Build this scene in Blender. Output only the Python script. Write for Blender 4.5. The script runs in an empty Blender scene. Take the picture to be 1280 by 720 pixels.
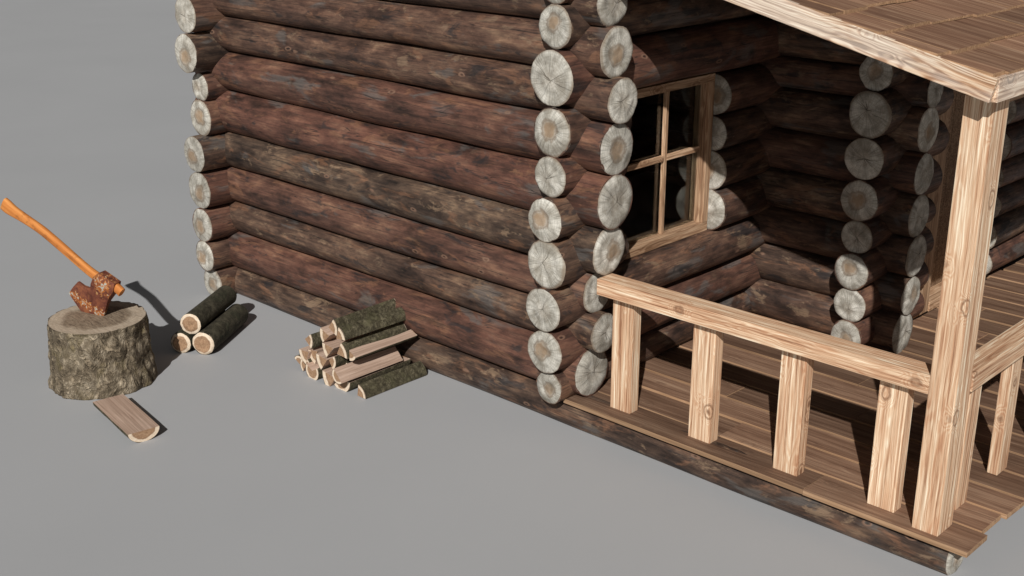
import bpy, bmesh, math, random
from mathutils import Vector, Matrix, noise
PI = math.pi
C = bpy.context.scene.collection
rng = random.Random(7)

# ------------------------------------------------------------------ node helpers
class NT:
    def __init__(s, name):
        s.m = bpy.data.materials.new(name); s.m.use_nodes = True
        s.t = s.m.node_tree; s.t.nodes.clear()
        s.out = s.t.nodes.new('ShaderNodeOutputMaterial')
        s.b = s.t.nodes.new('ShaderNodeBsdfPrincipled')
        s.t.links.new(s.b.outputs[0], s.out.inputs[0])
        s.b.inputs['Specular IOR Level'].default_value = .25
    def n(s, typ, **kw):
        x = s.t.nodes.new(typ)
        for k, v in kw.items(): setattr(x, k, v)
        return x
    def l(s, a, b): s.t.links.new(a, b)
    def setin(s, node, i, v):
        if hasattr(v, 'is_linked') or hasattr(v, 'links'): s.l(v, node.inputs[i])
        else: node.inputs[i].default_value = v
    def math(s, op, a, b=None, c=None, clamp=False):
        x = s.n('ShaderNodeMath', operation=op, use_clamp=clamp)
        s.setin(x, 0, a)
        if b is not None: s.setin(x, 1, b)
        if c is not None: s.setin(x, 2, c)
        return x.outputs[0]
    def vmath(s, op, a, b=None, out=0):
        x = s.n('ShaderNodeVectorMath', operation=op)
        s.setin(x, 0, a)
        if b is not None: s.setin(x, 1, b)
        return x.outputs[out]
    def scale(s, vec, sc):
        return s.vmath('MULTIPLY', vec, sc)
    def noise(s, vec, scale=1., detail=3., rough=.55, dist=0., col=False):
        x = s.n('ShaderNodeTexNoise'); s.l(vec, x.inputs['Vector'])
        x.inputs['Scale'].default_value = scale; x.inputs['Detail'].default_value = detail
        x.inputs['Roughness'].default_value = rough; x.inputs['Distortion'].default_value = dist
        return x.outputs['Color' if col else 'Fac']
    def vor(s, vec, scale=1., feature='F1', rnd=1.):
        x = s.n('ShaderNodeTexVoronoi', feature=feature); s.l(vec, x.inputs['Vector'])
        x.inputs['Scale'].default_value = scale; x.inputs['Randomness'].default_value = rnd
        return x.outputs['Distance']
    def ramp(s, fac, stops, interp='LINEAR'):
        x = s.n('ShaderNodeValToRGB'); s.l(fac, x.inputs[0]); r = x.color_ramp; r.interpolation = interp
        while len(r.elements) < len(stops): r.elements.new(.5)
        for e, (p, c) in zip(r.elements, stops):
            e.position = p; e.color = (c, c, c, 1) if not isinstance(c, tuple) else (*c, 1)
        return x.outputs[0]
    def mr(s, v, a, b, c=0., d=1., smooth=True):
        x = s.n('ShaderNodeMapRange', interpolation_type='SMOOTHSTEP' if smooth else 'LINEAR')
        s.l(v, x.inputs[0])
        for i, q in enumerate((a, b, c, d)): x.inputs[i+1].default_value = q
        return x.outputs[0]
    def mix(s, f, a, b, mode='MIX'):
        x = s.n('ShaderNodeMix', data_type='RGBA', blend_type=mode)
        s.setin(x, 0, f)
        for i, v in ((6, a), (7, b)):
            if isinstance(v, tuple): x.inputs[i].default_value = (*v, 1)
            else: s.l(v, x.inputs[i])
        return x.outputs[2]
    def combine(s, x, y, z):
        c = s.n('ShaderNodeCombineXYZ')
        for i, v in enumerate((x, y, z)): s.setin(c, i, v)
        return c.outputs[0]
    def sep(s, v):
        c = s.n('ShaderNodeSeparateXYZ'); s.l(v, c.inputs[0]); return c.outputs
    def objvec(s, attr=None):
        tc = s.n('ShaderNodeTexCoord'); oi = s.n('ShaderNodeObjectInfo')
        r = oi.outputs['Random']; s.rand = r
        off = s.combine(s.math('MULTIPLY', r, 91.), s.math('MULTIPLY', r, 37.), s.math('MULTIPLY', r, 53.))
        v = s.vmath('ADD', tc.outputs['Object'], off)
        if attr:
            a = s.n('ShaderNodeAttribute', attribute_name=attr); s.rand = a.outputs['Fac']
            off = s.combine(s.math('MULTIPLY', s.rand, 71.), s.math('MULTIPLY', s.rand, 33.), s.math('MULTIPLY', s.rand, 47.))
            v = s.vmath('ADD', tc.outputs['Object'], off)
        return v
    def bump(s, h, strength=.4, dist=.01, prev=None):
        x = s.n('ShaderNodeBump'); x.inputs['Strength'].default_value = strength; x.inputs['Distance'].default_value = dist
        s.l(h, x.inputs['Height'])
        if prev is not None: s.l(prev, x.inputs['Normal'])
        return x.outputs[0]
    def done(s, col, rough=.8, nrm=None):
        s.setin(s.b, s.b.inputs.find('Base Color'), col if not isinstance(col, tuple) else (*col, 1))
        s.setin(s.b, s.b.inputs.find('Roughness'), rough)
        if nrm is not None: s.l(nrm, s.b.inputs['Normal'])
        return s.m

def mat_log():
    t = NT('peeled_log'); v = t.objvec()
    r1 = t.rand
    r2 = t.sep(t.n('ShaderNodeObjectInfo').outputs['Color'])[0]
    zone = t.noise(t.scale(v, (1.3, 3.2, 3.2)), 1.6, 6, .62, .4)
    mott = t.noise(t.scale(v, (3.2, 10, 10)), 1.5, 6, .66, .4)
    strk = t.noise(t.scale(v, (1.4, 30, 30)), 1.3, 7, .72, .3)
    z = t.math('ADD', t.math('MULTIPLY', zone, .6), t.math('MULTIPLY', mott, .4))
    red = t.ramp(z, [(.34, (.028, .017, .014)), (.43, (.078, .037, .027)), (.50, (.135, .058, .040)), (.57, (.180, .080, .052)), (.67, (.30, .150, .088))])
    brn = t.ramp(z, [(.36, (.018, .013, .011)), (.44, (.046, .030, .022)), (.51, (.088, .058, .040)), (.57, (.140, .090, .058)), (.66, (.30, .20, .12))])
    base = t.mix(r2, red, brn)
    # orange raw patches
    pn = t.noise(t.scale(v, (1.1, 3.4, 3.4)), 2.1, 5, .65, 1.0)
    base = t.mix(t.math('MULTIPLY', t.mr(pn, .54, .64), .48), base, (.28, .14, .078))
    # grey-blue weathered patches
    gn = t.noise(t.vmath('ADD', t.scale(v, (.9, 2.6, 2.6)), (31., 7., 3.)), 1.9, 4, .6, .5)
    base = t.mix(t.math('MULTIPLY', t.mr(gn, .57, .65), .62), base, (.125, .12, .115))
    # black stains
    bn = t.noise(t.vmath('ADD', t.scale(v, (1.7, 5, 5)), (3., 17., 23.)), 2.0, 5, .62, .7)
    base = t.mix(t.math('MULTIPLY', t.mr(bn, .57, .67), .75), base, (.022, .02, .022))
    # pale scuffs where bark flakes came off
    fn = t.noise(t.vmath('ADD', t.scale(v, (2.6, 6, 6)), (13., 1., 9.)), 1.7, 6, .68, .5)
    base = t.mix(t.math('MULTIPLY', t.mr(fn, .56, .66), t.mr(r2, .2, .8, .15, .8)), base, (.27, .185, .12))
    # streaks
    base = t.mix(1., base, t.ramp(strk, [(.32, .42), (.5, .95), (.68, 1.42)]), 'MULTIPLY')
    # knots: small rings with a dark heart
    kv = t.scale(v, (2.0, 4.2, 4.2)); kv = t.vmath('ADD', kv, t.scale(t.noise(v, 9, 2, col=True), (.10, .10, .10)))
    kd = t.vor(kv, 1.5)
    ring = t.math('MULTIPLY', t.mr(kd, .045, .075), t.mr(kd, .085, .13, 1., 0.))
    heart = t.mr(kd, .02, .05, 1., 0.)
    base = t.mix(t.math('MULTIPLY', ring, .75), base, (.26, .155, .105))
    base = t.mix(t.math('MULTIPLY', heart, .85), base, (.018, .012, .01))
    # drying cracks
    cn = t.noise(t.scale(v, (.35, 9, 9)), 1.7, 3, .5, .15)
    crack = t.mr(t.math('ABSOLUTE', t.math('SUBTRACT', cn, .5)), .0, .010, 1., 0.)
    crack = t.math('MULTIPLY', crack, t.mr(zone, .43, .52))
    base = t.mix(t.math('MULTIPLY', crack, .8), base, (.012, .009, .008))
    h = t.math('ADD', t.math('MULTIPLY', strk, .6), t.math('MULTIPLY', mott, .9))
    h = t.math('SUBTRACT', h, t.math('MULTIPLY', crack, .6))
    h = t.math('SUBTRACT', h, t.math('MULTIPLY', heart, .7))
    h = t.math('ADD', h, t.math('MULTIPLY', ring, .5))
    base = t.mix(.13, base, t.mix(1., t.ramp(z, [(.34, .02), (.5, .085), (.66, .20)]), (1., .97, .95), 'MULTIPLY'))
    base = t.mix(1., base, (.93, .90, .87), 'MULTIPLY')
    nr = t.bump(h, .42, .010)
    return t.done(base, t.mr(strk, .3, .7, .64, .42), nr)

def mat_endgrain():
    t = NT('weathered_log_end')
    uv = t.n('ShaderNodeUVMap').outputs[0]
    oi = t.n('ShaderNodeObjectInfo').outputs['Random']
    kind = t.mr(t.math('FRACT', t.math('MULTIPLY', oi, 13.7)), .45, .55)     # 0: star-checked grey, 1: tan heart
    o = t.combine(t.math('MULTIPLY', oi, 80.), t.math('MULTIPLY', oi, 33.), t.math('MULTIPLY', oi, 57.))
    off = t.combine(t.math('SUBTRACT', t.math('FRACT', t.math('MULTIPLY', oi, 23.1)), .5), t.math('SUBTRACT', t.math('FRACT', t.math('MULTIPLY', oi, 41.7)), .5), 0.)
    nd = t.vmath('SUBTRACT', t.noise(t.vmath('ADD', uv, o), 1.3, 2, .5, col=True), (.5, .5, .5))
    wig = t.vmath('SUBTRACT', t.noise(t.vmath('ADD', uv, o), 6., 3, .6, col=True), (.5, .5, .5))
    p = t.vmath('ADD', t.vmath('ADD', uv, t.scale(nd, (.16, .16, 0.))), t.scale(off, (.32, .32, 0.)))
    p = t.vmath('ADD', p, t.scale(wig, (.05, .05, 0.)))
    r = t.vmath('LENGTH', p, out=1)
    s = t.sep(p)
    inv = t.math('DIVIDE', 1., t.math('MAXIMUM', r, .01))
    dx = t.math('MULTIPLY', s[0], inv); dy = t.math('MULTIPLY', s[1], inv)
    dirv = t.vmath('ADD', t.combine(dx, dy, t.math('MULTIPLY', r, .10)), o)
    radf = t.noise(dirv, 13, 4, .7)
    spots = t.noise(t.vmath('ADD', uv, o), 1.9, 5, .6)
    base = t.ramp(spots, [(.32, (.29, .27, .235)), (.48, (.44, .42, .375)), (.66, (.63, .61, .56))])
    fine = t.ramp(radf, [(.32, .50), (.50, 1.0), (.72, 1.25)])
    base = t.mix(t.mr(r, .10, .45, .1, .85), base, t.mix(1., base, fine, 'MULTIPLY'))
    rings = t.math('SINE', t.math('MULTIPLY', t.math('ADD', r, t.math('MULTIPLY', spots, .10)), 62.))
    base = t.mix(t.math('MULTIPLY', t.mr(rings, .1, 1.), .16), base, (.20, .17, .13))
    hr = t.math('ADD', r, t.math('MULTIPLY', t.math('SUBTRACT', spots, .5), .55))
    heart = t.math('MULTIPLY', t.mr(hr, .20, .46, 1., 0.), t.math('ADD', .15, t.math('MULTIPLY', kind, .88)))
    base = t.mix(t.math('MULTIPLY', heart, .72), base, (.31, .20, .115))
    hring = t.math('MULTIPLY', t.math('MULTIPLY', t.mr(hr, .30, .40), t.mr(hr, .40, .52, 1., 0.)), kind)
    base = t.mix(t.math('MULTIPLY', hring, .55), base, (.17, .115, .075))
    # radial drying checks, mostly on the star-checked kind
    star = t.math('SUBTRACT', 1., t.math('MULTIPLY', kind, .93))
    dflat = t.vmath('ADD', t.combine(dx, dy, 0.), o)
    big = t.mr(t.noise(dflat, 2.6, 1, .4), .28, .345, 1., 0.)
    ck = t.math('MULTIPLY', t.math('MULTIPLY', big, t.mr(r, .35, .80, 1., 0.)), t.mr(r, 0., .12, .3, 1.))
    small = t.mr(t.noise(dflat, 9., 3, .6), .34, .40, .62, 0.)
    ck = t.math('MAXIMUM', t.math('MULTIPLY', ck, .0), t.math('MULTIPLY', small, t.mr(r, .25, .8, 1., .25)))
    ang = t.math('ARCTAN2', s[1], s[0])
    star5 = t.math('ABSOLUTE', t.math('SINE', t.math('ADD', t.math('MULTIPLY', ang, 1.5), t.math('ADD', t.math('MULTIPLY', oi, 40.), t.math('MULTIPLY', t.noise(dflat, 1.5, 2, .5), 5.)))))
    line = t.mr(t.math('MULTIPLY', star5, r), .0, .035, 1., 0.)
    line = t.math('MULTIPLY', line, t.mr(r, .28, .55, 1., 0.))
    ck = t.math('MULTIPLY', t.math('MAXIMUM', ck, line), star)
    base = t.mix(t.math('MULTIPLY', ck, .85), base, (.06, .048, .034))
    dirt = t.noise(t.vmath('ADD', uv, t.vmath('ADD', o, (9., 4., 2.))), 1.1, 6, .68)
    base = t.mix(t.math('MULTIPLY', t.mr(dirt, .46, .66), .6), base, (.20, .175, .14))
    ru = t.vmath('LENGTH', uv, out=1)
    base = t.mix(t.math('MULTIPLY', t.mr(t.math('ADD', ru, t.math('MULTIPLY', dirt, .12)), .93, 1.02), .65), base, (.20, .145, .10))
    tn = t.mr(t.math('FRACT', t.math('MULTIPLY', oi, 67.3)), 0., 1., .80, 1.1, False)
    base = t.mix(1., base, t.combine(tn, t.math('MULTIPLY', tn, .985), t.math('MULTIPLY', tn, .95)), 'MULTIPLY')
    h = t.math('SUBTRACT', t.math('MULTIPLY', radf, .5), ck)
    return t.done(base, .9, t.bump(h, .6, .006))

def mat_plank(name, stops, streak, bands=1., attr=None, rough=.7, knots=.8, knotcol=(.16, .07, .035), tint=(.9, 1.12), grey=0., zs=1., cw=.16, fw=.62, bw=.42, edge=None):
    t = NT(name); v = t.scale(t.objvec(attr), (1., 1., zs))
    w = t.vmath('ADD', v, t.scale(t.vmath('SUBTRACT', t.noise(t.scale(v, (1.3, 5, 5)), 1.2, 3, .5, col=True), (.5, .5, .5)), (.0, .10, .10)))
    kv = t.vmath('ADD', t.scale(v, (3.0, 4.6, 4.6)), t.scale(t.noise(v, 14, 3, .6, col=True), (.12, .12, .12)))
    kd = t.vor(kv, 1.05)
    pull = t.mr(kd, .05, .34, 1., 0.)
    f = t.noise(t.scale(w, (.30, 7.5, 7.5)), 1.35, 2, .45, .2)
    f = t.math('ADD', f, t.math('MULTIPLY', pull, .28 * knots))
    contour = t.math('SINE', t.math('MULTIPLY', f, 120. * bands))
    fine = t.noise(t.scale(v, (1.1, 60, 60)), 1.2, 5, .7, .1)
    broad = t.noise(t.scale(v, (.6, 14, 14)), 1.1, 4, .6, .2)
    g = t.math('ADD', t.math('MULTIPLY', t.mr(contour, -1., 1.), cw), t.math('ADD', t.math('MULTIPLY', fine, fw), t.math('MULTIPLY', broad, bw)))
    g = t.math('SUBTRACT', g, (cw + fw + bw) / 2 - .5)
    col = t.ramp(g, stops)
    col = t.mix(streak, col, t.ramp(fine, [(.32, .45), (.5, 1.), (.7, 1.3)]), 'MULTIPLY')
    hr = t.mr(kd, .03, .11, 1., 0.)
    kr = t.math('MULTIPLY', t.mr(kd, .12, .15), t.mr(kd, .15, .20, 1., 0.))
    col = t.mix(t.math('MULTIPLY', hr, .9 * min(1, knots)), col, knotcol)
    col = t.mix(t.math('MULTIPLY', kr, .7 * min(1, knots)), col, knotcol)
    tn = t.mr(t.math('FRACT', t.math('MULTIPLY', t.rand, 17.3)), 0., 1., tint[0], tint[1], False)
    col = t.mix(1., col, t.combine(tn, tn, tn), 'MULTIPLY')
    if grey:
        gn = t.noise(t.scale(v, (.7, 3, 3)), 1.3, 4, .6, .5)
        col = t.mix(t.math('MULTIPLY', t.mr(gn, .42, .58), grey), col, t.mix(.5, (.72, .66, .58), t.ramp(fine, [(.35, (.36, .29, .22)), (.6, (.88, .82, .74))])))
    h = t.math('SUBTRACT', t.math('ADD', t.math('MULTIPLY', fine, .7), t.math('MULTIPLY', contour, .12)), t.math('MULTIPLY', hr, .4))
    if edge:
        t.m['edge'] = 1
        col = t.mix(.75, col, edge)
    return t.done(col, rough, t.bump(h, .45, .004))

def mat_bark(name, dark, mid, light, sc=1., bs=.8, bd=.02, moss=(.075, .082, .04), stretch=(1., 1., 1.), crackw=.035):
    t = NT(name); v = t.scale(t.objvec(), stretch)
    n = t.noise(v, 20 * sc, 7, .72, .5)
    n2 = t.noise(v, 5 * sc, 4, .6, .3)
    n3 = t.noise(v, 10 * sc, 5, .62, 1.3)
    ridge = t.math('ABSOLUTE', t.math('SUBTRACT', n3, .5))
    ce = t.mr(ridge, 0., crackw, 1., 0.)
    n4 = t.noise(v, 11 * sc, 3, .55, .8)
    g = t.math('ADD', t.math('MULTIPLY', n, .5), t.math('MULTIPLY', n4, .5))
    col = t.ramp(g, [(.36, dark), (.48, mid), (.61, light)])
    col = t.mix(t.math('MULTIPLY', t.mr(n2, .48, .62), .6), col, moss)
    col = t.mix(t.math('MULTIPLY', ce, .6), col, tuple(c * .6 for c in dark))
    h = t.math('ADD', t.math('MULTIPLY', n, .5), t.math('MULTIPLY', t.mr(ridge, 0., crackw * 2.5), .8))
    return t.done(col, .92, t.bump(h, bs, bd))

def mat_fireend():
    t = NT('fresh_cut_wood')
    uv = t.n('ShaderNodeUVMap').outputs[0]
    oi = t.n('ShaderNodeObjectInfo').outputs['Random']
    o = t.combine(t.math('MULTIPLY', oi, 80.), t.math('MULTIPLY', oi, 33.), 0.)
    q = t.vmath('ADD', uv, o)
    nn = t.noise(q, 2.2, 4, .6); n3 = t.noise(q, 6., 5, .65)
    r = t.vmath('LENGTH', uv, out=1)
    rr = t.math('ADD', r, t.math('MULTIPLY', t.math('SUBTRACT', nn, .5), .30))
    rings = t.mr(t.math('SINE', t.math('MULTIPLY', rr, 62.)), -1., 1.)
    heart = t.mix(t.math('MULTIPLY', rings, .35), t.ramp(n3, [(.3, (.22, .13, .075)), (.5, (.36, .22, .13)), (.7, (.46, .31, .19))]), (.20, .11, .06))
    sap = t.ramp(n3, [(.3, (.62, .47, .33)), (.65, (.80, .67, .52))])
    col = t.mix(t.mr(rr, .66, .76), heart, sap)
    dk = t.math('MULTIPLY', t.mr(rr, .60, .68), t.mr(rr, .70, .76, 1., 0.))
    col = t.mix(t.math('MULTIPLY', dk, .35), col, (.20, .11, .06))
    col = t.mix(t.mr(r, .955, .985), col, (.05, .038, .025))
    return t.done(col, .85, t.bump(n3, .35, .004))

def mat_stumptop():
    t = NT('chopped_stump_top')
    uv = t.n('ShaderNodeUVMap').outputs[0]
    nn = t.noise(uv, 1.8, 4, .6); n3 = t.noise(t.scale(uv, (3., 14., 1.)), 1.5, 6, .7, .5)
    r = t.vmath('LENGTH', uv, out=1)
    rr = t.math('ADD', r, t.math('MULTIPLY', t.math('SUBTRACT', nn, .5), .42))
    heart = t.ramp(n3, [(.32, (.13, .095, .065)), (.5, (.235, .175, .12)), (.68, (.33, .255, .18))])
    sap = t.ramp(n3, [(.3, (.36, .28, .20)), (.65, (.50, .41, .31))])
    col = t.mix(t.mr(rr, .60, .78), heart, sap)
    rings = t.mr(t.math('SINE', t.math('MULTIPLY', rr, 75.)), .2, 1.)
    col = t.mix(t.math('MULTIPLY', rings, .16), col, (.13, .09, .06))
    # chop marks
    ch = t.mr(t.math('ABSOLUTE', t.math('SUBTRACT', t.noise(t.scale(uv, (1.2, 5., 1.)), 1.4, 2, .5), .5)), 0., .02, 1., 0.)
    ch = t.math('MULTIPLY', ch, t.mr(r, .5, .8, 1., 0.))
    col = t.mix(t.math('MULTIPLY', ch, .5), col, (.07, .05, .035))
    col = t.mix(t.mr(r, .955, .985), col, (.06, .045, .03))
    return t.done(col, .88, t.bump(t.math('SUBTRACT', n3, ch), .5, .006))

def mat_rust():
    t = NT('rusty_steel'); v = t.objvec()
    tc = t.n('ShaderNodeTexCoord'); z = t.sep(tc.outputs['Object'])
    n = t.noise(v, 16, 6, .7, .4); n2 = t.noise(v, 34, 5, .7, .8); n3 = t.noise(v, 9, 3, .6, .6)
    col = t.ramp(n, [(.32, (.075, .022, .017)), (.5, (.17, .055, .032)), (.66, (.28, .10, .045))])
    a = t.n('ShaderNodeAttribute', attribute_name='worn').outputs['Fac']
    m = t.math('ADD', a, t.math('MULTIPLY', t.math('SUBTRACT', n2, .5), 2.2))
    orange = t.ramp(n2, [(.35, (.14, .045, .015)), (.5, (.42, .13, .025)), (.65, (.55, .24, .05))])
    col = t.mix(t.mr(m, .45, .65), col, orange)
    m2 = t.math('ADD', a, t.math('MULTIPLY', t.math('SUBTRACT', n2, .5), 3.2))
    col = t.mix(t.mr(m2, .72, .92), col, (.40, .42, .37))
    col = t.mix(t.math('MULTIPLY', t.mr(n2, .62, .70), .6), col, (.40, .20, .07))
    t.b.inputs['Metallic'].default_value = .1
    return t.done(col, .7, t.bump(n, .7, .006))

def mat_handle():
    t = NT('varnished_orange_wood'); v = t.objvec()
    f = t.noise(t.scale(v, (1.5, 22, 22)), 1.5, 5, .65, .3); d = t.noise(v, 14, 4, .6)
    col = t.ramp(f, [(.3, (.32, .105, .024)), (.5, (.54, .19, .045)), (.7, (.68, .29, .08))])
    col = t.mix(t.math('MULTIPLY', t.mr(d, .56, .70), .45), col, (.20, .07, .02))
    return t.done(col, .68, t.bump(f, .3, .003))

def mat_ground():
    t = NT('grey_ground')
    tc = t.n('ShaderNodeTexCoord'); v = tc.outputs['Object']
    n = t.noise(v, .35, 4, .55); n2 = t.noise(v, 60, 3, .6)
    g = t.math('ADD', t.math('MULTIPLY', n, .8), t.math('MULTIPLY', n2, .2))
    col = t.ramp(g, [(.3, (.385, .388, .394)), (.7, (.412, .415, .420))])
    return t.done(col, .62, t.bump(n2, .05, .002))

def mat_glass():
    t = NT('window_glass')
    t.b.inputs['Base Color'].default_value = (.9, .95, .93, 1)
    t.b.inputs['Transmission Weight'].default_value = 1.
    t.b.inputs['Roughness'].default_value = .02
    t.b.inputs['IOR'].default_value = 1.45
    t.b.inputs['Specular IOR Level'].default_value = .5
    return t.m

M = dict(log=mat_log(), end=mat_endgrain(),
    pine=mat_plank('planed_pine', [(.28, (.34, .15, .075)), (.40, (.54, .29, .165)), (.49, (.64, .405, .25)), (.58, (.74, .53, .355)), (.69, (.89, .78, .60))], .66, .8, None, .7, 1.2, (.20, .095, .05), (.90, 1.06), 0., 1., .09, .80, .40),
    frame=mat_plank('old_pine_frame', [(.30, (.20, .105, .055)), (.44, (.34, .20, .115)), (.56, (.46, .295, .18)), (.72, (.60, .42, .28))], .55, .9),
    deck=mat_plank('brown_deck_boards', [(.26, (.095, .049, .029)), (.42, (.172, .095, .059)), (.56, (.24, .142, .091)), (.74, (.36, .235, .155))], .3, .5, 'rnd', .72, .25, (.05, .028, .018), (.68, 1.25), 0., 1., .08, .40, .75),
    shingle=mat_plank('wooden_shingles', [(.26, (.115, .055, .032)), (.42, (.195, .102, .062)), (.56, (.265, .150, .092)), (.74, (.44, .29, .19))], .3, .5, 'rnd', .75, .15, (.05, .028, .018), (.66, 1.28), 0., .15, .06, .40, .8),
    fascia=mat_plank('weathered_fascia', [(.28, (.24, .105, .052)), (.41, (.47, .27, .155)), (.52, (.68, .46, .30)), (.68, (.88, .74, .56))], .6, .8, None, .75, 1.2, (.13, .06, .035), (.95, 1.05), .5, 1., .20, .6, .45),
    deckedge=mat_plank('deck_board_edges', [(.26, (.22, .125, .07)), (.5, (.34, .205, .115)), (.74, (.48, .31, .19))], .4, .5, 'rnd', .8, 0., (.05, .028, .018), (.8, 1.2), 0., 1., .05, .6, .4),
    door=mat_plank('door_boards', [(.30, (.12, .065, .035)), (.44, (.20, .12, .07)), (.56, (.28, .18, .11)), (.72, (.36, .25, .16))], .5, .8, 'rnd'),
    split=mat_plank('split_wood_face', [(.28, (.27, .17, .12)), (.44, (.40, .275, .205)), (.56, (.47, .335, .255)), (.74, (.57, .43, .34))], .35, .35, None, .88, .05, (.2, .12, .08), (.92, 1.08), 0., 1., .05, .6, .4),
    bark=mat_bark('olive_bark', (.032, .026, .015), (.078, .066, .038), (.165, .142, .090), 2.0, .6, .010, (.085, .078, .040)),
    darkbark=mat_bark('dark_bark', (.026, .022, .014), (.052, .045, .029), (.092, .080, .053), 1.3, .5, .010, (.038, .040, .022)),
    stumpbark=mat_bark('stump_bark', (.082, .064, .042), (.25, .195, .130), (.52, .43, .31), 1.05, .9, .03, (.215, .17, .08), (1., 1., .75), .06),
    fireend=mat_fireend(), stumptop=mat_stumptop(), rust=mat_rust(), handle=mat_handle(), ground=mat_ground(), glass=mat_glass(),
    iron=None)
def simple(name, col, rough=.5, metal=0.):
    t = NT(name); t.b.inputs['Metallic'].default_value = metal; return t.done(col, rough)
M['iron'] = simple('dark_iron', (.03, .028, .026), .5, .8)

# ------------------------------------------------------------------ object helpers
def link(name, bm, mats, parent=None, world=None, smooth=True, auto=None):
    me = bpy.data.meshes.new(name)
    bm.normal_update(); bm.to_mesh(me); bm.free()
    for m in (mats if isinstance(mats, (list, tuple)) else [mats]): me.materials.append(M[m])
    o = bpy.data.objects.new(name, me); C.objects.link(o)
    if smooth:
        me.shade_smooth()
        if auto is not None:
            me.set_sharp_from_angle(angle=math.radians(auto))
    if world is not None: o.matrix_world = world
    if parent is not None:
        o.parent = parent
        o.matrix_parent_inverse = Matrix.Identity(4)
        o.matrix_basis = WM[parent.name].inverted() @ (world if world is not None else Matrix.Identity(4))
    WM[o.name] = world.copy() if world is not None else Matrix.Identity(4)
    return o
WM = {}
def empty(name, loc, label, cat, group=None):
    o = bpy.data.objects.new(name, None); C.objects.link(o); o.location = loc; o.empty_display_size = .2
    o['label'] = label; o['category'] = cat
    if group: o['group'] = group
    WM[o.name] = Matrix.Translation(loc); return o
def tag(o, label, cat, group=None):
    o['label'] = label; o['category'] = cat
    if group: o['group'] = group
    return o

def frame_x(p0, p1, roll=0.):
    """matrix whose x axis runs p0 -> p1"""
    p0 = Vector(p0); x = (Vector(p1) - p0).normalized()
    up = Vector((0, 0, 1)) if abs(x.z) < .9 else Vector((1, 0, 0))
    y = up.cross(x).normalized(); z = x.cross(y)
    R = Matrix((x, y, z)).transposed().to_4x4() @ Matrix.Rotation(roll, 4, 'X')
    return Matrix.Translation(p0) @ R

def wob(a, seed, amp):
    return 1 + amp * (math.sin(a * 2 + seed) * .5 + math.sin(a * 3 + seed * 2.3) * .35 + math.sin(a * 5 + seed * 1.7) * .22)

def rock(a, x, seed, amp):
    return wob(a, seed, amp) * (1 + .022 * math.sin(x * 1.9 + seed * 3) + .014 * math.sin(x * 4.7 + seed) ) * \
        (1 + .03 * noise.noise(Vector((x * 1.6, math.cos(a) * 1.2 + seed * 5, math.sin(a) * 1.2))))

def end_disc(L, r, seed, x, sgn, amp, rings=9, seg=56, ragged=.006):
    bm = bmesh.new(); uvl = bm.loops.layers.uv.new('UVMap'); prev = None
    rows = []
    for k in range(rings + 1):
        q = k / rings; row = []
        for i in range(seg):
            a = 2 * PI * i / seg
            rr = r * q * (rock(a, x, seed, amp))
            if k == rings: rr *= 1 + ragged * math.sin(i * 3.7 + seed * 9) + ragged * math.sin(i * 7.1 + seed * 5)
            dz = .004 * math.sin(q * 9 + seed) + .006 * noise.noise(Vector((q * math.cos(a) * 3, q * math.sin(a) * 3, seed * 7)))
            if q > .9: dz -= .004
            row.append(bm.verts.new((x + sgn * (.015 + dz * (1 if q > 0 else 0) - .011 * q ** 6), rr * math.cos(a), rr * math.sin(a))))
            if k == 0: break
        rows.append(row)
    for k in range(rings):
        for i in range(seg):
            j = (i + 1) % seg
            if k == 0: vs = [rows[0][0], rows[1][i], rows[1][j]]
            else: vs = [rows[k][i], rows[k + 1][i], rows[k + 1][j], rows[k][j]]
            f = bm.faces.new(vs if sgn > 0 else vs[::-1])
            for lp in f.loops:
                rm = r
                lp[uvl].uv = (lp.vert.co.y / rm * .97, lp.vert.co.z / rm * .97)
    return bm

LOGN = [0]
TONE = random.Random(3)
def log(parent, p0, p1, r0, r1, ends=(1, 1), mat='log', emat='end', amp=.024, name='log', step=.14, seg=40, cap='cut_end', tone=None):
    LOGN[0] += 1; seed = LOGN[0] * 1.37
    Mx = frame_x(p0, p1, seed)
    L = (Vector(p1) - Vector(p0)).length
    n = max(3, int(L / step)); bm = bmesh.new(); rows = []
    for k in range(n + 1):
        x = L * k / n; r = r0 + (r1 - r0) * k / n
        rows.append([bm.verts.new((x, r * rock(2 * PI * i / seg, x, seed, amp) * math.cos(2 * PI * i / seg),
                                   r * rock(2 * PI * i / seg, x, seed, amp) * math.sin(2 * PI * i / seg))) for i in range(seg)])
    for k in range(n):
        for i in range(seg):
            j = (i + 1) % seg
            bm.faces.new((rows[k][i], rows[k][j], rows[k + 1][j], rows[k + 1][i]))
    bm.faces.new(rows[0][::-1]); bm.faces.new(rows[-1])
    bmesh.ops.recalc_face_normals(bm, faces=bm.faces)
    o = link(name, bm, mat, parent, Mx, True, 40)
    tn = tone if tone is not None else TONE.uniform(.1, .9)
    o.color = (tn, tn, tn, 1)
    for e, (x, r, sg) in zip(ends, ((0, r0, -1), (L, r1, 1))):
        if e:
            link(cap, end_disc(L, r, seed, x, sg, amp), emat, o, Mx, True, 50)
    return o

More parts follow.
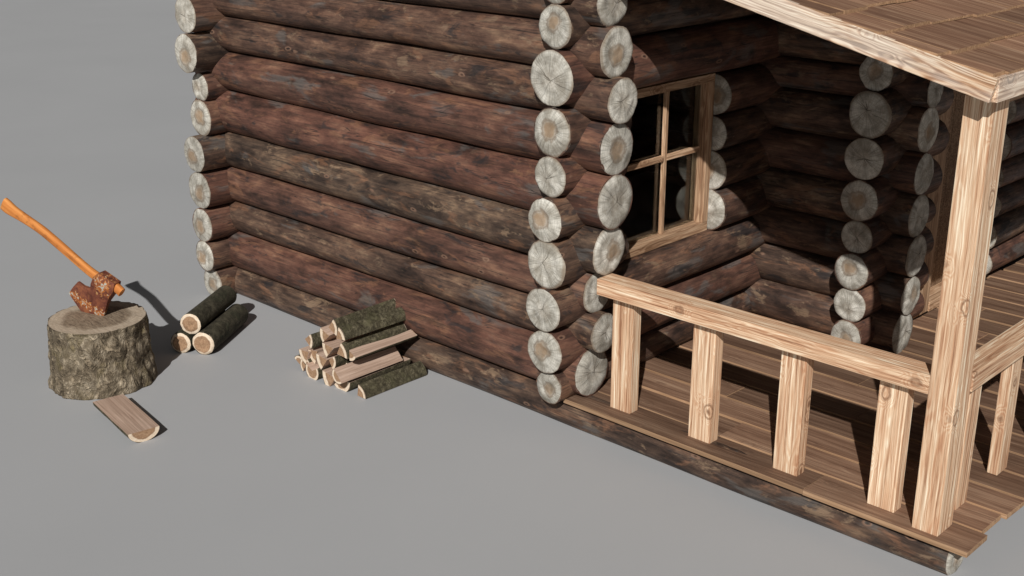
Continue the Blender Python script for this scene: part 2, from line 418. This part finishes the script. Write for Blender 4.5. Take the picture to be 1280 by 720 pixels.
def box_bm(bm, x0, x1, y0, y1, z0, z1, bev=.004, M4=None, rnd=None, lay=None, jit=0.):
    vs = [bm.verts.new((x, y, z)) for x in (x0, x1) for y in (y0, y1) for z in (z0, z1)]
    if jit:
        for v in vs: v.co += Vector((rng.uniform(-jit, jit), rng.uniform(-jit, jit), rng.uniform(-jit, jit)))
    fs = [bm.faces.new([vs[i] for i in q]) for q in ((0, 1, 3, 2), (4, 6, 7, 5), (0, 4, 5, 1), (2, 3, 7, 6), (0, 2, 6, 4), (1, 5, 7, 3))]
    es = list({e for f in fs for e in f.edges})
    res = bmesh.ops.bevel(bm, geom=es, offset=bev, segments=2, profile=.6, affect='EDGES') if bev else dict(verts=vs)
    allv = {v for v in vs if v.is_valid} | set(res['verts'])
    if M4 is not None:
        for v in allv: v.co = M4 @ v.co
    if lay is not None:
        for v in allv: v[lay] = rnd
    return allv

def beam(name, parent, p0, p1, w, h, mat, bev=.005, roll=0., jit=0.):
    """beam along p0->p1 (centre line), w across (local y), h (local z)"""
    Mx = frame_x(p0, p1, roll); L = (Vector(p1) - Vector(p0)).length
    bm = bmesh.new(); box_bm(bm, 0, L, -w / 2, w / 2, -h / 2, h / 2, bev, jit=jit)
    bmesh.ops.recalc_face_normals(bm, faces=bm.faces)
    return link(name, bm, mat, parent, Mx, False)

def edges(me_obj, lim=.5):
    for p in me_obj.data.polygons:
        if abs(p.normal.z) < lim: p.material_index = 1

# ------------------------------------------------------------------ ground
bm = bmesh.new(); n = 40
bmesh.ops.create_grid(bm, x_segments=n, y_segments=n, size=300)
g = link('ground', bm, 'ground', None, Matrix.Identity(4), False); g['kind'] = 'structure'

# ------------------------------------------------------------------ the cabin
cabin = empty('log_cabin', (-1., 3., 0.), 'dark brown log cabin with pale cut log ends, a small window and a covered porch', 'log cabin')
YA = .115; XW = .12; XB = -3.8; YF = 6.2; YB = 2.3; XD = 1.17
# long wall facing the woodpile: (z, radius at the back corner, radius at the front corner, x of the cut end)
rows = [(.105, .150, .130, None), (.395, .172, .170, .275), (.712, .140, .152, .375), (.955, .128, .128, .305), (1.285, .150, .155, .395), (1.625, .160, .172, .435),
        (1.968, .172, .166, .435), (2.278, .150, .146, .47), (2.565, .142, .150, .41), (2.85, .150, .132, .372)]
seams = [(.233, .234), (.578, .584), (.851, .846), (1.161, 1.127), (1.461, 1.448), (1.815, 1.794), (2.146, 2.125), (2.436, 2.405), (2.72, 2.705), (3.0, 3.0)]
zl = -.03; zr = -.03
for k, ((z, a, b, xe), (sl, sr)) in enumerate(zip(rows, seams)):
    cl = (zl + sl) / 2; cr = (zr + sr) / 2; rl = (sl - zl) / 2 * 1.02; rr = (sr - zr) / 2 * 1.02
    zl, zr = sl, sr
    tn = [.85, .12, .75, .25, .95, .0, .15, .6, .55, .7][k]
    if k == 0: log(cabin, (-4.0, YA - .02, cl + .015), (2.865, YA - .01, .098), .138, .118, (1, 1), tone=tn)
    else: log(cabin, (-4.0 + .03 * math.sin(k * 2.1), YA, cl), (xe, YA, cr), rl, rr, (1, 1), tone=tn)
# rows above the frame, shortening towards the ridge
for z, xl, xr in ((3.14, -3.95, .35), (3.4, -3.5, -.25), (3.62, -2.6, -1.15)):
    log(cabin, (xl, YA, z), (xr, YA, z), .14, .14)
# cross wall at the back corner
LB = [(-.171, .135, .134), (-.23, .396, .139), (-.228, .675, .150), (-.221, .982, .160), (-.244, 1.300, .157), (-.153, 1.597, .150), (-.134, 1.852, .118), (-.241, 2.145, .164), (-.211, 2.455, .150), (-.2, 2.745, .148), (-.2, 3.03, .14)]
for y, z, r in LB: log(cabin, (XB, y, z), (XB, YF + .3, z), r, r * .95)
# cross wall at the front corner, with the window opening
LF = [(-.139, .328, .113, 0), (-.183, .597, .150, 0), (-.203, .898, .150, 0), (-.176, 1.203, .160, 1), (-.195, 1.502, .146, 1), (-.146, 1.775, .131, 1), (-.136, 2.057, .152, 1),
      (-.141, 2.395, .176, 0), (-.117, 2.705, .130, 0), (-.12, 2.955, .118, 0)]
W0, W1, WZ0, WZ1 = .43, 1.60, 1.045, 2.215
for y, z, r, cut in LF:
    if cut:
        log(cabin, (XW, y, z), (XW, W0 + .04, z), r, r)
        log(cabin, (XW, W1 + .02, z), (XW, YB + .28, z), r, r * .97)
    else: log(cabin, (XW, y, z), (XW, YB + .27, z), r, r * .95)
# the wall of the deeper room, along the porch
CB = [(-.02, .38, .165, 1.43), (0, .668, .150, 1.447), (0, .972, .150, 1.453), (0, 1.268, .156, 1.443), (0, 1.575, .155, 1.448), (0, 1.888, .158, 1.44), (0, 2.16, .12, 1.455), (0, 2.42, .145, 1.45), (0, 2.70, .14, 1.44)]
for dy, z, r, xe in CB: log(cabin, (-.25, YB + dy, z), (xe, YB + dy, z), r * .97, r)
DR = [(1.917, .385, .122), (1.932, .627, .130), (1.906, .886, .134), (1.94, 1.135, .120), (1.923, 1.402, .147), (1.934, 1.700, .150), (1.952, 2.006, .157), (1.985, 2.290, .128), (1.95, 2.55, .14), (1.95, 2.81, .13)]
D0, D1 = 2.95, 4.12
for k, (y, z, r) in enumerate(DR):
    if z < 2.1:
        log(cabin, (XD, y, z), (XD, D0 - .02, z), r, r * .97)
        log(cabin, (XD, D1 + .06, z + .02), (XD, YF + .3, z), r * .95, r * .95)
    else: log(cabin, (XD, y, z), (XD, YF + .3, z), r, r * .95)
# far end wall
z = .1
while z < 3.1:
    log(cabin, (-4.1, YF, z), (1.5, YF, z), .15, .15); z += .29

# window
wf = beam('window', cabin, (XW - .05, W0, WZ0 + .035), (XW - .05, W1, WZ0 + .035), .13, .07, 'frame')            # bottom rail / sill of the window
def wpart(nm, p0, p1, w, h, mat='frame', roll=0.):
    o = beam(nm, wf, p0, p1, w, h, mat, .003, roll); return o
wpart('window_frame', (XW - .05, W0, WZ1 - .03), (XW - .05, W1, WZ1 - .03), .13, .06)
wpart('window_frame', (XW - .05, W1 - .03, WZ0 + .071), (XW - .05, W1 - .03, WZ1 - .061), .06, .13)
wpart('window_frame', (XW - .05, W0 + .03, WZ0 + .071), (XW - .05, W0 + .03, WZ1 - .061), .06, .13)
wpart('window_frame', (XW - .02, W1 - .075, WZ0 + .071), (XW - .02, W1 - .075, WZ1 - .061), .03, .035)
wpart('muntin', (XW - .045, 1.105, WZ0 + .071), (XW - .045, 1.105, WZ1 - .061), .030, .03)
wpart('muntin', (XW - .045, W0 + .061, 1.672), (XW - .045, 1.0885, 1.672), .03, .040)
wpart('muntin', (XW - .045, 1.1215, 1.672), (XW - .045, W1 - .061, 1.672), .03, .040)
bm = bmesh.new(); box_bm(bm, XW - .073, XW - .067, W0 + .05, W1 - .05, WZ0 + .06, WZ1 - .05, 0)
bmesh.ops.recalc_face_normals(bm, faces=bm.faces)
link('pane', bm, 'glass', wf, Matrix.Identity(4), False)

# door and its frame
XJ = 1.085
df = beam('door_frame', cabin, (XJ, D0 + .125, .24), (XJ, D0 + .125, 2.16), .25, .23, 'frame')
beam('door_frame', df, (XJ, D1 - .06, .24), (XJ, D1 - .06, 2.16), .12, .23, 'frame')
beam('lintel', df, (XJ, D0 - .02, 2.20), (XJ, D1 + .03, 2.20), .23, .08, 'frame')
beam('threshold', df, (XJ + .01, D0 + .252, .275), (XJ + .01, D1 - .122, .275), .23, .08, 'frame')
bm = bmesh.new(); lay = bm.verts.layers.float.new('rnd'); yy = D0 + .255
while yy < D1 - .2:
    w = min(.19, D1 - .125 - yy); box_bm(bm, .32, 2.155, yy, yy + w - .005, XD - .155, XD - .115, .003, Matrix(((0, 0, 1, 0), (0, 1, 0, 0), (1, 0, 0, 0), (0, 0, 0, 1))), rng.random(), lay); yy += w
bmesh.ops.recalc_face_normals(bm, faces=bm.faces)
door = link('door', bm, 'door', cabin, Matrix.Identity(4), False)
bm = bmesh.new(); box_bm(bm, XD - .111, XD - .075, D0 + .32, D0 + .35, 1.15, 1.33, .006)
bmesh.ops.recalc_face_normals(bm, faces=bm.faces)
link('handle', bm, 'iron', door, Matrix.Identity(4), False)

# porch floor: boards along x, staggered at the open end
bm = bmesh.new(); lay = bm.verts.layers.float.new('rnd')
y = -.052; k = 0; xends = [2.985, 2.95, 2.978, 2.97, 2.955, 3.0]
while y < 5.9:
    w = .262; xe = xends[k % 6] if k < 6 else 2.975 + rng.uniform(-.04, .03)
    x0 = .17 if y < 2.1 else 1.2
    joint = [2.0, 1.25, 2.35, .95, 1.75, 2.55, 1.5][k % 7]
    for a, b in ((x0, joint), (joint, xe)):
        if b - a < .15: continue
        dz = rng.uniform(-.003, .003); tilt = rng.uniform(.003, .013)
        vs = box_bm(bm, a + .001, b - .001, y + .003, y + w - .003, .198, .23, .003, None, rng.random(), lay)
        for v in vs:
            v.co.z += dz + tilt * (.5 - (v.co.y - y) / w) * 1.2
    y += w; k += 1
bmesh.ops.recalc_face_normals(bm, faces=bm.faces)
edges(link('porch_floor', bm, ['deck', 'deckedge'], cabin, Matrix.Identity(4), False), .8)
for y in (2.0, 4.0, 5.7): log(cabin, (1.3, y, .1), (2.8, y, .1), .095, .095, name='floor_beam', cap='cut_end')

# railing: top rail + balusters
RZ = 1.0735
rail = beam('handrail', cabin, (.395, .078, RZ), (2.652, .078, RZ), .155, .108, 'pine', .005)
for x0, x1 in ((.480, .640), (1.110, 1.270), (1.722, 1.893), (2.335, 2.512)):
    beam('baluster', rail, ((x0 + x1) / 2, .115, .228), ((x0 + x1) / 2, .115, RZ - .055), .088, .165, 'pine', .005)
rail2 = beam('handrail', cabin, (2.735, .186, RZ), (2.735, 4.9, RZ), .135, .108, 'pine', .005)
for y in (.405, .966, 1.56, 2.15, 2.74, 3.33, 3.92, 4.5):
    beam('baluster', rail2, (2.711, y, .228), (2.711, y, RZ - .055), .14, .064, 'pine', .005)
# posts
for y in (.088, 4.99):
    beam('porch_post', cabin, (2.722, y, .228), (2.722, y, 2.60), .18, .15, 'pine', .006)
beam('porch_beam', cabin, (2.722, .0, 2.635 - .06), (2.722, 6., 2.635 - .06), .10, .06, 'frame', .006).hide_render = False

# roof: fascia, boards and shingles
XE, ZT, SL = 2.854, 2.716, .238
XR = -1.85
def zt(x): return ZT + SL * (XE - x) if x > XR else ZT + SL * (XE - XR) - .27 * (XR - x)
XL = -4.35; YO = -.15; YE = 6.7
bm = bmesh.new(); lay = bm.verts.layers.float.new('rnd')
def slab(xa, xb, ya, yb, up0, up1, r, ja=0.):
    vs = []
    for x in (xa, xb):
        for yy in (ya, yb):
            for u in (up0, up1): vs.append(bm.verts.new((x, yy, zt(x) + u + (ja if x == xa else 0))))
    fs = [bm.faces.new([vs[i] for i in q]) for q in ((0, 1, 3, 2), (4, 6, 7, 5), (0, 4, 5, 1), (2, 3, 7, 6), (0, 2, 6, 4), (1, 5, 7, 3))]
    for v in vs: v[lay] = r
# under boarding
slab(XE - .03, XR, YO + .03, YE, -.055, -.03, .3); slab(XR, XL, YO + .03, YE, -.055, -.03, .6)
bmesh.ops.recalc_face_normals(bm, faces=bm.faces)
roof = link('roof', bm, 'door', cabin, Matrix.Identity(4), False)
bm = bmesh.new(); lay = bm.verts.layers.float.new('rnd')
course = .295
for side in (0, 1):
    x = XE - .012 if side == 0 else XL + .01; ci = 0
    while (x > XR if side == 0 else x < XR):
        y = YO + .008 + (0 if ci % 2 else 0)
        first = rng.uniform(.12, .3)
        while y < YE - .03:
            w = first if first else rng.uniform(.20, .46); first = 0
            w = min(w, YE - y)
            r = rng.random(); j = rng.uniform(-.028, .022); th = .016 + rng.uniform(-.003, .007)
            if side == 0:
                xa = x + (j if ci else min(j, 0)); xb = max(x - course - .06, XR)
            else:
                xa = x + j; xb = min(x + course + .06, XR - .001)
            # butt end raised over the course below
            base = -.026; 
            vs = []
            for xx, lo in ((xa, base + .021), (xb, base)):
                for yy in (y + .0015, y + w - .0015):
                    for u in (lo, lo + th): vs.append(bm.verts.new((xx, yy, zt(xx) + u)))
            for q in ((0, 1, 3, 2), (4, 6, 7, 5), (0, 4, 5, 1), (2, 3, 7, 6), (0, 2, 6, 4), (1, 5, 7, 3)):
                bm.faces.new([vs[i] for i in q])
            for v in vs: v[lay] = r
            y += w
        x += -course if side == 0 else course; ci += 1
bmesh.ops.recalc_face_normals(bm, faces=bm.faces)
edges(link('shingles', bm, ['shingle', 'deckedge'], roof, Matrix.Identity(4), False))
# fascia boards
FH = .116
def fascia(p0, p1, w):
    Mx = frame_x(p0, p1); L = (Vector(p1) - Vector(p0)).length
    bm = bmesh.new(); box_bm(bm, 0, L, -w / 2, w / 2, -FH, 0, .004)
    bmesh.ops.recalc_face_normals(bm, faces=bm.faces)
    return link('fascia_board', bm, 'fascia', roof, Mx, False)
fascia((XE, YO + .015, zt(XE)), (XR, YO + .015, zt(XR)), .03)
fascia((XL, YO + .015, zt(XL)), (XR - .003, YO + .015, zt(XR)), .03)
fascia((XE - .015, YO + .031, zt(XE) + .003), (XE - .015, YE, zt(XE) + .003), .03)
fascia((XL + .015, YO + .031, zt(XL)), (XL + .015, YE, zt(XL)), .03)
beam('rafter', roof, (2.79, .09, zt(2.79) - .115), (.2, .09, zt(.2) - .115), .07, .10, 'frame')

# ------------------------------------------------------------------ stump
SC = Vector((-2.886, -1.747, 0.)); SH = .492
bm = bmesh.new(); seg = 144; nr = 44; rowsv = []
def stump_r(a, z):
    q = z / SH
    r = .385 - .036 * min(1, q * 1.1) + .012 * max(0, .25 - q) * 4 * .5
    r *= wob(a, 2.1, .016)
    d = noise.voronoi(Vector((math.cos(a) * 3.6, math.sin(a) * 3.6, z * 5.2)))[0]
    plate = min(1., (d[1] - d[0]) * 3.2)
    return r + .014 * plate + .020 * noise.noise(Vector((math.cos(a) * 5, math.sin(a) * 5, z * 7))) + .007 * noise.noise(Vector((math.cos(a) * 16, math.sin(a) * 16, z * 22))) - .014
for k in range(nr + 1):
    z = SH * k / nr
    rowsv.append([bm.verts.new((stump_r(2 * PI * i / seg, z) * math.cos(2 * PI * i / seg) + .012 * z / SH, stump_r(2 * PI * i / seg, z) * math.sin(2 * PI * i / seg), z)) for i in range(seg)])
for k in range(nr):
    for i in range(seg):
        j = (i + 1) % seg; bm.faces.new((rowsv[k][i], rowsv[k][j], rowsv[k + 1][j], rowsv[k + 1][i]))
bm.faces.new(rowsv[0][::-1])
bmesh.ops.recalc_face_normals(bm, faces=bm.faces)
stump = link('chopping_stump', bm, 'stumpbark', None, Matrix.Translation(SC), True)
tag(stump, 'wide stump with rough olive bark, used as a chopping block, axe stuck in its top', 'tree stump')
bm = bmesh.new(); uvl = bm.loops.layers.uv.new('UVMap'); rw = []
for k in range(13):
    q = k / 12; row = []
    for i in range(seg):
        a = 2 * PI * i / seg; r = stump_r(a, SH) * q
        row.append(bm.verts.new((r * math.cos(a) + .012, r * math.sin(a), SH + .004 * noise.noise(Vector((r * 6 * math.cos(a), r * 14 * math.sin(a), 3))) * (q < 1))))
        if k == 0: break
    rw.append(row)
for k in range(12):
    for i in range(seg):
        j = (i + 1) % seg
        f = bm.faces.new([rw[0][0], rw[1][i], rw[1][j]] if k == 0 else [rw[k][i], rw[k + 1][i], rw[k + 1][j], rw[k][j]])
        for lp in f.loops: lp[uvl].uv = ((lp.vert.co.x - .012) / .352, lp.vert.co.y / .352)
link('cut_top', bm, 'stumptop', stump, Matrix.Translation(SC), True)

# ------------------------------------------------------------------ axe, in a vertical plane: s along hdir, z up
A0 = Vector((-2.866, -1.702, 0)); hd = Vector((-.954, -.298, 0)).normalized(); nd = Vector((-hd.y, hd.x, 0))
AX = Matrix.Translation((A0.x, A0.y, 0)) @ Matrix((hd, nd, Vector((0, 0, 1)))).transposed().to_4x4()
axe = empty('axe', (A0.x, A0.y, SH), 'axe with orange wooden handle and rusty head, stuck in the stump', 'axe')
def smooth_poly(pts, n=4):
    out = []
    for i in range(len(pts)):
        p0, p1, p2, p3 = (Vector(pts[(i + d) % len(pts)]) for d in (-1, 0, 1, 2))
        for k in range(n):
            t = k / n
            out.append(.5 * ((2 * p1) + (-p0 + p2) * t + (2 * p0 - 5 * p1 + 4 * p2 - p3) * t * t + (-p0 + 3 * p1 - 3 * p2 + p3) * t ** 3))
    return out
# head: outline with a half-thickness at every point (thick eye, thin edge)
HP = [(-.176, .776, .038), (-.108, .808, .038), (-.034, .840, .038), (.022, .800, .038), (.058, .742, .035), (.078, .705, .024), (.112, .694, .017), (.155, .702, .013), (.205, .728, .010),
      (.262, .680, .004), (.320, .618, .002), (.275, .560, .002), (.225, .500, .002), (.16, .445, .002), (.08, .43, .002), (.015, .455, .004), (-.012, .50, .008), (-.035, .55, .012), (-.070, .615, .02), (-.112, .668, .036), (-.146, .700, .040)]
def lerp_int(ax, az):
    return ax, az
bm = bmesh.new(); wl = bm.verts.layers.float.new('worn')
ctr = [(-.075, .755, .050), (-.11, .74, .05), (-.03, .78, .05), (.03, .68, .026), (.10, .60, .013), (.15, .54, .009)]
def worn(s, z):
    eye = max(0, 1 - math.hypot(s + .06, z - .75) / .16)
    low = max(0, 1 - abs((z - (.50 + .06 * max(0, s) / .25 * 1.6))) / .085)
    return max(eye * .85, low * .8)
front, back = [], []
from mathutils.geometry import tessellate_polygon
dense = []
for i in range(len(HP)):
    a, b = HP[i], HP[(i + 1) % len(HP)]
    for k in range(3):
        t = k / 3; dense.append(tuple(a[j] * (1 - t) + b[j] * t for j in range(3)))
def thick(s, z):
    num = den = 0
    for p in HP + ctr + ctr:
        w = 1 / ((p[0] - s) ** 2 + (p[1] - z) ** 2 + 1e-4) ** 1.5; num += w * p[2]; den += w
    return num / den
# interior grid points for shading: concentric shrink of outline
cx, cz = .055, .64
loops_f, loops_b = [], []
for sc in (1., .82, .6, .35):
    lf, lb = [], []
    for s, z, h in dense:
        ss, zz = cx + (s - cx) * sc, cz + (z - cz) * sc
        hh = h if sc == 1. else thick(ss, zz)
        if sc == 1.: hh *= .9
        for lst, sg in ((lf, 1), (lb, -1)):
            v = bm.verts.new((ss, sg * hh, zz)); v[wl] = worn(ss, zz); lst.append(v)
    loops_f.append(lf); loops_b.append(lb)
nn = len(dense)
for L_ in (loops_f, loops_b):
    for a, b in zip(L_, L_[1:]):
        for i in range(nn):
            j = (i + 1) % nn; bm.faces.new((a[i], a[j], b[j], b[i]))
    bm.faces.new(L_[-1])
for i in range(nn):
    j = (i + 1) % nn; bm.faces.new((loops_f[0][i], loops_b[0][i], loops_b[0][j], loops_f[0][j]))
bmesh.ops.recalc_face_normals(bm, faces=bm.faces)
hobj = link('axe_head', bm, 'rust', axe, AX, True, 45)
# handle: centre line with half widths (in plane) and half thickness
HL = [(-.205, .705, .036, .024), (-.16, .735, .037, .025), (-.08, .765, .037, .025), (.02, .795, .036, .025), (.12, .846, .035, .024), (.25, .925, .035, .024), (.38, 1.005, .036, .024), (.50, 1.075, .036, .024),
      (.61, 1.125, .037, .024), (.70, 1.162, .040, .025), (.77, 1.190, .046, .026), (.825, 1.218, .055, .027), (.862, 1.240, .055, .026)]
pts = []
for i in range(len(HL) - 1):
    for k in range(4):
        t = k / 4; p0 = HL[max(0, i - 1)]; p1 = HL[i]; p2 = HL[i + 1]; p3 = HL[min(len(HL) - 1, i + 2)]
        pts.append([.5 * ((2 * p1[j]) + (-p0[j] + p2[j]) * t + (2 * p0[j] - 5 * p1[j] + 4 * p2[j] - p3[j]) * t * t + (-p0[j] + 3 * p1[j] - 3 * p2[j] + p3[j]) * t ** 3) for j in range(4)])
pts.append(list(HL[-1]))
org = Vector((.3, 0, .95)); xa = Vector((.87, 0, .49)).normalized()
HM = AX @ Matrix.Translation(org) @ Matrix((xa, Vector((0, 1, 0)), xa.cross(Vector((0, 1, 0))))).transposed().to_4x4()
inv = (Matrix.Translation(org) @ Matrix((xa, Vector((0, 1, 0)), xa.cross(Vector((0, 1, 0))))).transposed().to_4x4()).inverted()
bm = bmesh.new(); rr = []; sg = 20
for i, p in enumerate(pts):
    q0 = pts[max(0, i - 1)]; q1 = pts[min(len(pts) - 1, i + 1)]
    t = Vector((q1[0] - q0[0], 0, q1[1] - q0[1])).normalized(); u = Vector((-t.z, 0, t.x))
    row = []
    for k in range(sg):
        a = 2 * PI * k / sg
        ca, sa = math.cos(a), math.sin(a)
        sx = abs(ca) ** .75 * (1 if ca > 0 else -1); sy = abs(sa) ** .75 * (1 if sa > 0 else -1)
        row.append(bm.verts.new(inv @ (Vector((p[0], 0, p[1])) + u * p[2] * sx + Vector((0, 1, 0)) * p[3] * sy)))
    rr.append(row)
for a, b in zip(rr, rr[1:]):
    for k in range(sg):
        j = (k + 1) % sg; bm.faces.new((a[k], a[j], b[j], b[k]))
bm.faces.new(rr[0][::-1]); bm.faces.new(rr[-1])
bmesh.ops.recalc_face_normals(bm, faces=bm.faces)
link('handle', bm, 'handle', axe, HM, True, 50)

# ------------------------------------------------------------------ three round logs
grp = 'three round logs stacked by the cabin corner'
def round_log(p, q, r, label):
    Mx_base = Vector(p)
    o = log(None, p, q, r, r * .97, (1, 1), 'darkbark', 'fireend', .02, 'firewood_log', .06, 40)
    tag(o, label, 'firewood log', grp); return o
round_log((-2.735, -.975, .094), (-3.085, -.405, .094), .094, 'dark barked round log at the lower right of the three stacked logs')
round_log((-2.895, -1.075, .084), (-3.245, -.505, .084), .084, 'round log with a chipped left edge, lower left of the three stacked logs')
round_log((-2.842, -1.005, .238), (-3.192, -.435, .238), .086, 'dark barked round log lying on top of two others')

# ------------------------------------------------------------------ split firewood
def piece(apex, r, a0, a1, y0, L, label, name='split_firewood', grp='split firewood heaped against the cabin wall', squash=1., Mx=None, cat='firewood'):
    """wedge of a round: apex (x,z) pith, bark between angles a0..a1 (degrees, in the x-z plane seen from the front)"""
    LOGN[0] += 1; seed = LOGN[0] * 1.9
    n = max(6, int(abs(a1 - a0) / 7)); bm = bmesh.new()
    nl = 9
    full = abs(a1 - a0) >= 179
    prof = []
    for i in range(n + 1):
        a = math.radians(a0 + (a1 - a0) * i / n); prof.append((a, wob(a, seed, .035)))
    rows = []
    for k in range(nl + 1):
        yy = L * k / nl; row = []
        for a, w in prof:
            rad = r * w * (1 + .03 * noise.noise(Vector((yy * 7, a * 2, seed))))
            row.append(bm.verts.new((yy, -rad * math.cos(a), rad * math.sin(a))))
        ap = bm.verts.new((yy, .006 * math.sin(yy * 9 + seed), .006 * math.sin(yy * 7 + seed * 2)))
        row.append(ap); rows.append(row)
    m = len(rows[0])
    for k in range(nl):
        for i in range(m):
            j = (i + 1) % m
            f = bm.faces.new((rows[k][i], rows[k][j], rows[k + 1][j], rows[k + 1][i]))
            f.material_index = 0 if i < n else 1
    bm.faces.new(rows[0][::-1]).material_index = 1; bm.faces.new(rows[-1]).material_index = 1
    bmesh.ops.recalc_face_normals(bm, faces=bm.faces)
    if Mx is None:
        dx = rng.uniform(-.012, .012)
        Mx = frame_x((apex[0], y0, apex[1]), (apex[0] + dx + .0, y0 + L, apex[1] + rng.uniform(-.006, .006)))
        # local y of frame points to -x world, so x is mirrored above
    if squash != 1.:
        for v in bm.verts: v.co.z *= squash
    o = link(name, bm, ['bark', 'split'], None, Mx, True, 30)
    tag(o, label, cat, grp)
    # front cut face with its sapwood ring
    for xx, sgn in ((-.0025, -1), (L + .0025, 1)):
        bm = bmesh.new(); uvl = bm.loops.layers.uv.new('UVMap')
        c = bm.verts.new((xx, 0, 0)); rings = []
        for q in (.35, .7, 1.):
            rings.append([bm.verts.new((xx, -r * w * q * math.cos(a) * (1 + .03 * noise.noise(Vector((0 if sgn < 0 else L * 7, a * 2, seed)))), r * w * q * math.sin(a) * (1 + .03 * noise.noise(Vector((0 if sgn < 0 else L * 7, a * 2, seed)))))) for a, w in prof])
        for i in range(n):
            bm.faces.new((c, rings[0][i], rings[0][i + 1]))
            for A, B in zip(rings, rings[1:]): bm.faces.new((A[i], B[i], B[i + 1], A[i + 1]))
        for f in bm.faces:
            f.normal_update()
            if f.normal.x * sgn < 0: f.normal_flip()
            for lp in f.loops: lp[uvl].uv = (lp.vert.co.y / r, lp.vert.co.z / r)
        if squash != 1.:
            for v in bm.verts: v.co.z *= squash
        link('cut_end', bm, 'fireend', o, Mx, False)
    return o
Y0 = -.65; LL = .59
PCS = [  # apex x,z, r, a0, a1, y offset, label
 ((-1.268, .005), .092, 0, 80, 0., 'narrow quarter log with olive bark, lowest piece at the right end of the heap'),
 ((-1.440, .085), .104, -140, 0, -.01, 'half log with olive bark turned down and right, second from the right on the ground'),
 ((-1.478, .085), .150, 172, 232, -.03, 'quarter log whose pale end points down, in front of the longest bare split face'),
 ((-1.358, .162), .062, 137, 312, -.10, 'quarter log with the longest bare tan split face, low on the right of the heap'),
 ((-1.752, .062), .078, 150, 390, -.03, 'rounded log end lying lowest at the front left of the heap'),
 ((-1.868, .058), .066, 35, 235, 0., 'small rounded piece on the ground, second from the left end'),
 ((-1.972, .040), .066, -5, 150, .02, 'small dark piece at the far left end of the heap'),
 ((-1.822, .185), .120, 185, 250, 0., 'split piece with bark below, lower left, the outermost of two alike'),
 ((-1.752, .200), .120, 188, 252, .03, 'split piece with bark below, lower left, the inner of two alike'),
 ((-1.590, .190), .128, 172, 232, -.01, 'quarter log with a curved pale rim standing upright in the middle of the heap'),
 ((-1.592, .185), .078, -60, 35, .01, 'short barked piece poking out of the middle, under the grey-tan split face'),
 ((-1.362, .318), .076, -92, -26, .02, 'slab with a flat bare top lying above the longest split face'),
 ((-1.480, .270), .112, -5, 62, 0., 'barked quarter log on the right slope, third from the top'),
 ((-1.512, .305), .128, 175, 228, -.01, 'split piece with a grey-tan face in the centre, below the top three'),
 ((-1.548, .392), .108, 160, 222, -.01, 'split piece with a pale curved rim at the upper left, beside the topmost one'),
 ((-1.855, .282), .092, -40, 38, .0, 'barked quarter log pointing left, alone at the upper left'),
 ((-1.590, .440), .098, -28, 52, .02, 'topmost barked quarter log of the heap'),
 ((-1.480, .388), .102, 8, 72, 0., 'barked quarter log second from the top, right of the topmost one'),
 ((-1.560, .08), .075, 0, 180, .12, 'half log low inside the heap, mostly hidden behind the pieces in the middle'),
 ((-1.640, .24), .085, 0, 180, .14, 'half log deep inside the heap, mostly hidden below the upper left pieces'),
]
for ap, r, a0, a1, dy, lab in PCS:
    piece(ap, r, a0, a1, Y0 + dy, LL, lab)

# half log lying flat side up before the stump
p0 = Vector((-1.742, -2.090, .080)); p1 = Vector((-2.380, -1.990, .080))
Mx = frame_x(p0, p1, 0)
piece(None, .112, 180, 360, 0, (p1 - p0).length, 'half log lying flat side up on the ground in front of the stump', 'half_log', None, squash=.74, Mx=Mx, cat='half log')

# ------------------------------------------------------------------ light
S = Vector((.455, -.684, .571)).normalized()
sd = bpy.data.lights.new('sun', 'SUN'); sd.energy = 5.0; sd.angle = math.radians(.5); sd.color = (1., .982, .955)
so = bpy.data.objects.new('sun', sd); C.objects.link(so); so.rotation_euler = S.to_track_quat('Z', 'Y').to_euler(); so.location = (5, -7, 8)
w = bpy.data.worlds.new('World'); bpy.context.scene.world = w; w.use_nodes = True
nt = w.node_tree; nt.nodes.clear()
out = nt.nodes.new('ShaderNodeOutputWorld'); bg = nt.nodes.new('ShaderNodeBackground'); sky = nt.nodes.new('ShaderNodeTexSky')
sky.sky_type = 'NISHITA'; sky.sun_disc = False; sky.sun_elevation = math.asin(S.z); sky.sun_rotation = math.atan2(S.x, S.y)
hs = nt.nodes.new('ShaderNodeHueSaturation'); hs.inputs['Saturation'].default_value = .12; hs.inputs['Value'].default_value = .48
nt.links.new(sky.outputs[0], hs.inputs['Color']); nt.links.new(hs.outputs[0], bg.inputs[0]); bg.inputs[1].default_value = .05
nt.links.new(bg.outputs[0], out.inputs[0])

# ------------------------------------------------------------------ camera
cam = bpy.data.cameras.new('camera'); co = bpy.data.objects.new('camera', cam); C.objects.link(co)
cam.sensor_width = 36; cam.lens = 43.2; cam.clip_end = 2000; cam.clip_start = .05
co.location = (5.103, -5.771, 3.7); co.rotation_euler = (math.radians(90 - 19.536), 0, math.atan2(.647, .685))
R = Matrix(((.727, -.23, .647), (.687, .243, -.685), (0, .942, .334)))
co.rotation_euler = (math.radians(90 - 19.536), 0, math.atan2(.687, .727))
sc = bpy.context.scene; sc.camera = co
sc.render.engine = 'CYCLES'
sc.view_settings.view_transform = 'Standard'; sc.view_settings.look = 'None'; sc.view_settings.exposure = -.31; sc.view_settings.gamma = 1
